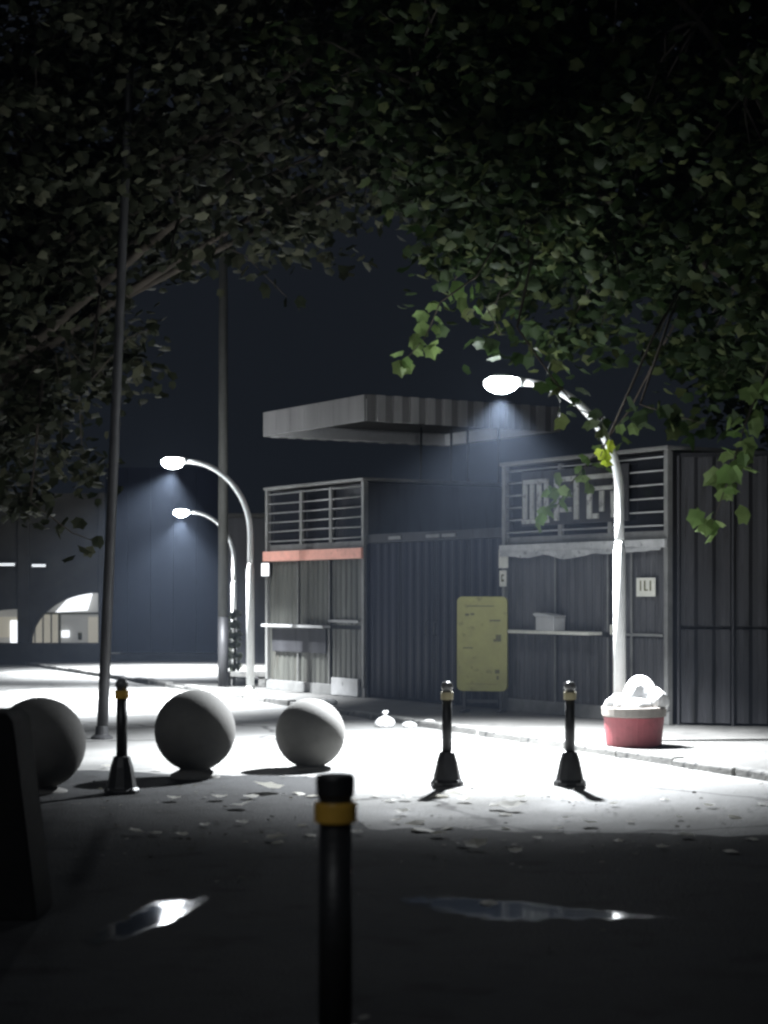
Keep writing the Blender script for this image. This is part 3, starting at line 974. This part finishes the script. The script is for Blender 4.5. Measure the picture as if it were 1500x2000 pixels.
spA = [
    ([P(1500, 720, 18.2), P(1455, 830, 18.1), P(1425, 930, 18.0), P(1385, 1040, 17.9)], 46, 'leaf_lamplit', 0.19, 0.13),
    ([P(1230, 800, 21.6), P(1160, 890, 21.7), P(1110, 950, 21.7), P(1075, 1010, 21.7)], 34, 'leaf_lamplit', 0.17, 0.13),
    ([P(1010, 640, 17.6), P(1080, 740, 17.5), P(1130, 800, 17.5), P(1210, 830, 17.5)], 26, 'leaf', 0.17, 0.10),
    ([P(930, 540, 18.6), P(860, 590, 18.5), P(830, 660, 18.5), P(778, 718, 18.4)], 26, 'leaf_lamplit', 0.16, 0.10),
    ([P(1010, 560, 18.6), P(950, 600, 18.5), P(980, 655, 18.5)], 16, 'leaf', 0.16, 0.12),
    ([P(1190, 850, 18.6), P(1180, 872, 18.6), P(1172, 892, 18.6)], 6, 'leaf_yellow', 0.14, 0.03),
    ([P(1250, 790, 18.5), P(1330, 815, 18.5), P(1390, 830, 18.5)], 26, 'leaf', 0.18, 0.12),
]
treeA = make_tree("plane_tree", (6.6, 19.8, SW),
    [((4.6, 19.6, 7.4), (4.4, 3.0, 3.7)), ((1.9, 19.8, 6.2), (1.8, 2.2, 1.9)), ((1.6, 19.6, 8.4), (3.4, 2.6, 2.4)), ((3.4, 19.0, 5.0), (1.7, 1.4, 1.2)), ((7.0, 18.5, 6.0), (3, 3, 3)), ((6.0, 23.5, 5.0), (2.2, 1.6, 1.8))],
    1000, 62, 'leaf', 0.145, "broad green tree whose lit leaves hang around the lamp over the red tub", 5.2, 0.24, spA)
spB = [
    ([P(330, 520, 20.5), P(410, 470, 20.5), P(480, 500, 20.5), P(560, 580, 20.5)], 26, 'leaf_b', 0.17, 0.14),
    ([P(180, 740, 20.5), P(250, 660, 20.5), P(300, 640, 20.5)], 14, 'leaf_b', 0.17, 0.14),
    ([P(60, 980, 21), P(140, 1040, 21), P(190, 1060, 21)], 10, 'leaf_b', 0.17, 0.12),
]
treeB = make_tree("plane_tree", (-6.3, 22.0, 0),
    [((-5.4, 21.5, 6.3), (2.5, 2.6, 3.4)), ((-3.6, 21.3, 7.9), (2.3, 2.4, 2.9)), ((-1.5, 21.5, 8.2), (2.6, 2.4, 2.9)), ((0.2, 21.5, 9.0), (2.6, 2.2, 2.6)), ((-4.9, 22.6, 4.4), (1.75, 1.8, 2.0)), ((-8.0, 22.5, 6.5), (3, 3, 3))],
    1000, 62, 'leaf_b', 0.145, "dim grey-green tree spreading over the leaning steel pole", 5.0, 0.22, spB)

# tiered shrub by the far lamp
tp = G(457, 1322, SW)
ts = empty("tiered_shrub", tp)
MB().tube([(0, 0, 0), (0.02, 0, 0.5), (0, 0, 1.25)], [0.03, 0.025, 0.012], 8).build("stem", M['bark'], ts)
for k in range(6):
    n_ = 60
    ph = NP.uniform(0, 2 * np.pi, n_)
    rr_ = NP.uniform(0.3, 1, n_) ** .5 * (0.125 - 0.008 * k)
    cc = np.stack([rr_ * np.cos(ph) + 0.015 * (k % 2), rr_ * np.sin(ph), 0.22 + k * 0.19 + NP.normal(0, 0.03, n_)], 1)
    o = link("foliage_tier", leaf_mesh("foliage_tier", cc, 0.085, M['leaf_pale']), None, ts)
    o["kind"] = "stuff"
tag(ts, "slim tiered shrub at the foot of the far lamp behind the bench", "shrub")

# ------------------------------------------------------------------ planter with bags, litter
pc = G(1238, 1457, SW)
pl = empty("planter_tub", (pc.x, pc.y, SW))
MB().lathe([(0.27, 0.0), (0.275, 0.02), (0.30, 0.29), (0.30, 0.295)], 32).build("tub", M['planter_red'], pl, smooth=False, bevel=0.004)
MB().lathe([(0.312, 0.297), (0.318, 0.31), (0.322, 0.385), (0.315, 0.395), (0.27, 0.395), (0.265, 0.36)], 32).build("rim", M['planter_rim'], pl, bevel=0.004)
tag(pl, "red round tub with a pale rim heaped with white bags", "planter")

def bag(name, loc, r, sq, label, seed, parent=None, knot=True):
    rg = random.Random(seed)
    me_b = MB()
    nu, nv_ = 26, 15
    ph = [rg.uniform(0, 6.28) for _ in range(6)]
    vs, fs = [], []
    for j in range(nv_ + 1):
        th_ = math.pi * j / nv_
        for i in range(nu):
            a = 2 * math.pi * i / nu
            k = 1 + 0.10 * math.sin(3 * a + ph[0] + th_) + 0.08 * math.sin(5 * a + ph[1] + 2 * th_) + 0.06 * math.sin(9 * a + ph[2]) * math.sin(th_) + rg.uniform(-.05, .05)
            z = math.cos(th_)
            if z < -0.55: z = -0.55 + (z + 0.55) * 0.15
            vs.append((r[0] * k * math.sin(th_) * math.cos(a), r[1] * k * math.sin(th_) * math.sin(a), r[2] * (z + 0.60) * (1 + .05 * math.sin(4 * a + ph[3]))))
    for j in range(nv_):
        for i in range(nu):
            fs.append((j * nu + i, (j + 1) * nu + i, (j + 1) * nu + (i + 1) % nu, j * nu + (i + 1) % nu))
    me_b.add(vs, fs)
    root = empty(name, loc, rg.uniform(0, 6))
    me_b.build("sack", M['bag'], root, smooth=True)
    if knot:
        zt = r[2] * 1.55
        kb = MB().tube([(0, 0, zt), (0.005, 0, zt + 0.035)], [0.012, 0.016], 8)
        for s in (-1, 1):
            kb.tube([(0, 0, zt + 0.02), (s * 0.03, 0.01, zt + 0.06), (s * 0.05, 0.0, zt + 0.05)], [0.012, 0.02, 0.006], 6)
        kb.build("tied_ears", M['bag'], root, smooth=True)
    tag(root, label, "bag", "white plastic bags")
    return root
zb = SW + 0.37
bag("plastic_bag", (pc.x + 0.06, pc.y + 0.02, zb), (0.17, 0.17, 0.20), 1, "large round white bag topmost in the red tub", 3, knot=False)
bag("plastic_bag", (pc.x - 0.16, pc.y - 0.08, zb - 0.01), (0.13, 0.13, 0.10), 1, "low white bag against the lamp pole side of the red tub", 4, knot=False)
bag("plastic_bag", (pc.x + 0.21, pc.y - 0.07, zb), (0.12, 0.11, 0.13), 1, "small white bag overhanging the red tub's right rim", 5, knot=False)
bag("plastic_bag", (pc.x + 0.0, pc.y - 0.18, zb - 0.015), (0.15, 0.10, 0.08), 1, "flattened white bag at the front rim of the red tub", 6, knot=False)
q = G(752, 1420)
bag("plastic_bag", q, (0.12, 0.1, 0.08), 1, "white bag lying by the kerb, with crumpled paper beside it", 8)
for k, (px, py, rs) in enumerate(((800, 1421, .085), (838, 1419, .10))):
    q = G(px, py)
    b0 = bag("crumpled_paper", q, (rs, rs * .8, rs * .5), 1, "crumpled white paper lying by the kerb beside a white bag", 20 + k, knot=False)
    b0["category"] = "litter"; b0["group"] = "crumpled papers by the kerb"
q = G(640, 1376, SW)
b0 = bag("plastic_bag", q, (0.14, 0.10, 0.05), 1, "flat white bag on the pavement at the green booth's right foot", 31, knot=False)
q = G(1147, 1452)
st_ = bag("debris_lump", q, (0.07, 0.06, 0.05), 1, "small dark debris lump by the kerb left of the red tub", 40, knot=False)
st_["category"] = "litter"; del st_["group"]
st_.children[0].data.materials[0] = M['dark_metal']

# ------------------------------------------------------------------ bollards
def make_bollard(hs=1.0, tape='pale_tape', ws=1.0, fh=1.0):
    root = empty("bollard")
    seg = 8
    pb = 0.040 * ws
    H = 0.85 * hs
    # flared octagonal foot
    MB().lathe([(0.135 * ws, 0.0), (0.135 * ws, 0.03), (0.115 * ws, 0.05), (0.085 * ws, 0.20 * hs * fh), (0.062 * ws, 0.275 * hs * fh), (0.045 * ws, 0.28 * hs * fh)], 10).build("foot", M['black_plastic'], root, bevel=0.004)
    MB().lathe([(pb * 1.02, 0.27 * hs * fh), (pb, H - 0.145 * hs)], 20).build("post", M['black_plastic'], root, smooth=True)
    MB().lathe([(pb * 1.28, H - 0.145 * hs), (pb * 1.3, H - 0.14 * hs), (pb * 1.3, H - 0.09 * hs), (pb * 1.26, H - 0.085 * hs)], 24).build("band", M[tape], root, smooth=False)
    if fh < 0.5:      # the thick kind has a flat capped top
        MB().lathe([(pb * 1.02, H - 0.085 * hs), (pb * 1.02, H - 0.07 * hs), (pb * 1.16, H - 0.066 * hs), (pb * 1.20, H - 0.012 * hs), (pb * 1.12, H), (0.01, H + 0.002)], 28).build("cap", M['black_plastic'], root, bevel=0.004)
    else:
        MB().lathe([(pb * 1.0, H - 0.085 * hs), (pb * 1.0, H - 0.06 * hs), (pb * 1.22, H - 0.055 * hs), (pb * 1.22, H - 0.03 * hs), (pb * 1.0, H - 0.010 * hs), (pb * 0.6, H), (0.004, H + 0.004 * hs)], 24).build("cap", M['cap'], root, smooth=True)
    for k in range(4):
        aa = math.pi / 4 + k * math.pi / 2
        MB().lathe([(0.010, 0.03), (0.010, 0.048)], 6, (0.123 * ws * math.cos(aa), 0.123 * ws * math.sin(aa), 0)).build("bolt", M['steel'], root)
    return root
bo = make_bollard()
bo.location = G(873, 1534)
tag(bo, "black bollard with pale band standing before the yellow board", "bollard", "black bollards on the road")
b2_ = copy_tree(bo)
b2_.location = G(1113, 1534)
tag(b2_, "black bollard with pale band between yellow board and red tub", "bollard", "black bollards on the road")
b3 = make_bollard(1.06, 'yellow_tape', 1.05)
pp = P(238, 1165, 14.5)
b3.location = (pp.x, pp.y, 0)
tag(b3, "black bollard with yellow band between two stone balls, near the leaning pole", "bollard", "black bollards on the road")
b4 = make_bollard(1.115, 'yellow_tape', 1.40, 0.28)
pp = P(655, 1165, 6.25)
b4.location = (pp.x, pp.y, 0)
tag(b4, "thick dark bollard with broad yellow-orange band, below the smallest stone ball", "bollard", "black bollards on the road")

# ------------------------------------------------------------------ stone balls
def ball(px, py, rpx, d, label):
    c = P(px, py, d)
    r = rpx / F * d
    root = empty("stone_ball", (c.x, c.y, 0))
    prof = []
    for k in range(25):
        a = -math.pi / 2 + math.pi * k / 24
        prof.append((max(0.003, r * math.cos(a)), c.z + r * math.sin(a)))
    MB().lathe(prof, 48).build("ball", M['stone'], root, smooth=True)
    zb_ = max(0.03, c.z - r * 0.97)
    MB().lathe([(r * 0.62, -0.01), (r * 0.60, zb_ * 0.5), (r * 0.40, zb_), (r * 0.36, zb_ + 0.02)], 28).build("base", M['stone'], root, bevel=0.005)
    tag(root, label, "stone ball", "stone balls in a row")
    return root
ball(606, 1432, 68, 16.6, "smallest grey stone ball, above the yellow-orange banded bollard")
ball(381, 1427, 79, 15.75, "grey stone ball just right of the yellow-banded slim bollard")
ball(77, 1452, 90, 14.6, "dark stone ball half hidden behind the black barrier block")

# barrier block at far left
bk = empty("barrier_block", (P(-130, 1165, 9.0).x, 9.0, 0), R(0))
prof = [(-0.42, 0), (0.545, 0), (0.535, 0.10), (0.43, 0.96), (0.395, 0.995), (-0.27, 0.995), (-0.30, 0.96), (-0.41, 0.10)]
MB().prism(prof, -0.22, 0.22).build("block", M['black_block'], bk, bevel=0.015)
MB().box(-0.12, 0.06, -0.20, -0.16, 0.998, 1.02).build("lifting_lug", M['dark_metal'], bk, bevel=0.003)
tag(bk, "black tapered barrier block in front of the dark stone ball", "barrier")

# ------------------------------------------------------------------ puddles
def puddle(pts_px, label):
    pts = [G(x, y, 0.008) for x, y in pts_px]
    c = sum(pts, Vector()) / len(pts)
    # smooth closed outline
    out = []
    n = len(pts)
    for i in range(n):
        p0, p1, p2, p3 = (pts[(i + k - 1) % n] for k in range(4))
        for s in range(6):
            t_ = s / 6
            q = 0.5 * ((2 * p1) + (p2 - p0) * t_ + (2 * p0 - 5 * p1 + 4 * p2 - p3) * t_ ** 2 + (-p0 + 3 * p1 - 3 * p2 + p3) * t_ ** 3)
            out.append(q + Vector((RNG.uniform(-.008, .008), RNG.uniform(-.02, .02), 0)))
    m = len(out)
    big = [c + (q - c) * 1.25 for q in out]
    mid = [c + (q - c) * 0.55 for q in out]
    vs = [(c.x, c.y, 0.008)] + [(q.x, q.y, 0.008) for q in mid] + [(q.x, q.y, 0.008) for q in big]
    fs = [(0, (i + 1) % m + 1, i + 1) for i in range(m)] + [(i + 1, (i + 1) % m + 1, (i + 1) % m + 1 + m, i + 1 + m) for i in range(m)]
    o = MB().add(vs, fs).build("puddle", M['water'])
    at = o.data.attributes.new("wet", 'FLOAT', 'POINT')
    at.data.foreach_set("value", [1.0] + [0.75] * m + [0.0] * m)
    # make sure it faces up
    if sum(p_.normal.z * p_.area for p_ in o.data.polygons) < 0:
        o.data.flip_normals()
    tag(o, label, "puddle", "puddles on the dark road")
puddle([(185, 1838), (205, 1812), (260, 1785), (300, 1766), (350, 1760), (395, 1756), (375, 1776), (345, 1792), (318, 1806), (285, 1815), (235, 1832)], "small slanting puddle mirroring a street lamp")
puddle([(790, 1758), (860, 1752), (940, 1757), (1000, 1760), (1060, 1766), (1130, 1774), (1230, 1784), (1290, 1792), (1170, 1795), (1060, 1797), (980, 1796), (910, 1786), (840, 1774)], "long thin broken puddle with a pale leaf in it")

# ------------------------------------------------------------------ fallen leaves and scraps on the road
def scrap(px, py, wpx, pale=False):
    q = G(px, py, 0.012)
    o = bpy.data.objects.new("fallen_leaf", leaf_data('litter'))
    col.objects.link(o)
    s = wpx / F * q.y
    o.scale = (s * 1.05, s, s * 0.9)
    o.rotation_euler = (R(RNG.uniform(-8, 8)), R(RNG.uniform(-8, 8) + (180 if RNG.random() < .5 else 0)), RNG.uniform(0, 6.28))
    o.location = q + Vector((0, 0, 0.018 * s / 0.2))
    return o
spots = [(860, 1556, 55), (990, 1583, 50), (975, 1590, 30), (805, 1622, 60), (845, 1632, 34), (932, 1660, 50), (1008, 1668, 30), (1156, 1610, 36), (1193, 1573, 22), (1356, 1635, 36), (1285, 1657, 28),
         (1422, 1662, 36), (1425, 1594, 36), (1053, 1640, 22), (985, 1617, 24), (545, 1545, 60), (575, 1550, 36), (465, 1576, 46), (404, 1614, 22), (710, 1628, 30), (595, 1632, 28), (600, 1612, 24), (280, 1628, 34), (315, 1630, 28),
         (360, 1634, 28), (520, 1641, 44), (550, 1643, 30), (790, 1560, 28), (760, 1562, 26), (730, 1555, 22), (960, 1761, 40), (700, 1992, 26), (1480, 1570, 30), (1240, 1605, 18), (1300, 1560, 20),
         (690, 1565, 26), (640, 1540, 20), (430, 1560, 34), (310, 1505, 26), (215, 1498, 20), (1100, 1600, 18), (1330, 1598, 18), (1210, 1640, 18),
         (880, 1545, 44), (905, 1566, 34), (955, 1578, 40), (780, 1590, 30), (830, 1606, 48), (880, 1618, 30), (1020, 1560, 30), (620, 1556, 30), (655, 1548, 26), (500, 1560, 34), (1085, 1622, 26), (905, 1650, 30), (770, 1606, 26), (1460, 1640, 30), (1380, 1576, 26), (340, 1562, 30), (480, 1610, 26)]
for px, py, wd in spots:
    o = scrap(px, py, wd)
    lab = {(960, 1761): "pale fallen leaf lying in the long thin puddle", (860, 1556): "pale fallen leaf at the foot of the bollard before the yellow board",
           (700, 1992): "pale fallen leaf at the foot of the thick yellow-orange banded bollard"}.get((px, py), "pale fallen leaf scattered on the dark road")
    tag(o, lab, "fallen leaf", "fallen leaves on the dark road")

# crumbs of leaf litter too small to count
cr = []
for k in range(520):
    y_ = NP.normal(12.9, 1.6)
    x_ = NP.uniform(-4, 4.5) * y_ / 13
    if y_ < 8: continue
    cr.append((x_, y_, 0.016))
cm = leaf_mesh("leaf_litter", np.array(cr) * np.array([1, 1, 0]), 0.036, M['litter_dark'])
co_ = np.zeros(len(cm.vertices) * 3); cm.vertices.foreach_get("co", co_)
co_ = co_.reshape(-1, 3); co_[:, 2] = 0.014 + np.abs(co_[:, 2]) * 0.35
cm.vertices.foreach_set("co", co_.ravel())
lt = link("leaf_litter", cm, None)
tag(lt, "small crumbs of leaf litter strewn over the road", "leaf litter", kind="stuff")

# ------------------------------------------------------------------ haze
hz = MB().box(-115, 115, -65, 165, -1.0, 13.5).build("haze", None)
hm = bpy.data.materials.new("haze_air")
hm.use_nodes = True
hn = hm.node_tree.nodes
hn.remove(hn["Principled BSDF"])
pvn = hn.new("ShaderNodeVolumePrincipled")
pvn.inputs["Color"].default_value = (0.60, 0.74, 1.0, 1)
pvn.inputs["Density"].default_value = HAZE
pvn.inputs["Anisotropy"].default_value = 0.2
hm.node_tree.links.new(pvn.outputs[0], hn["Material Output"].inputs["Volume"])
hz.data.materials.append(hm)
tag(hz, "pale thin night haze in the lamp light", "haze", kind="stuff")
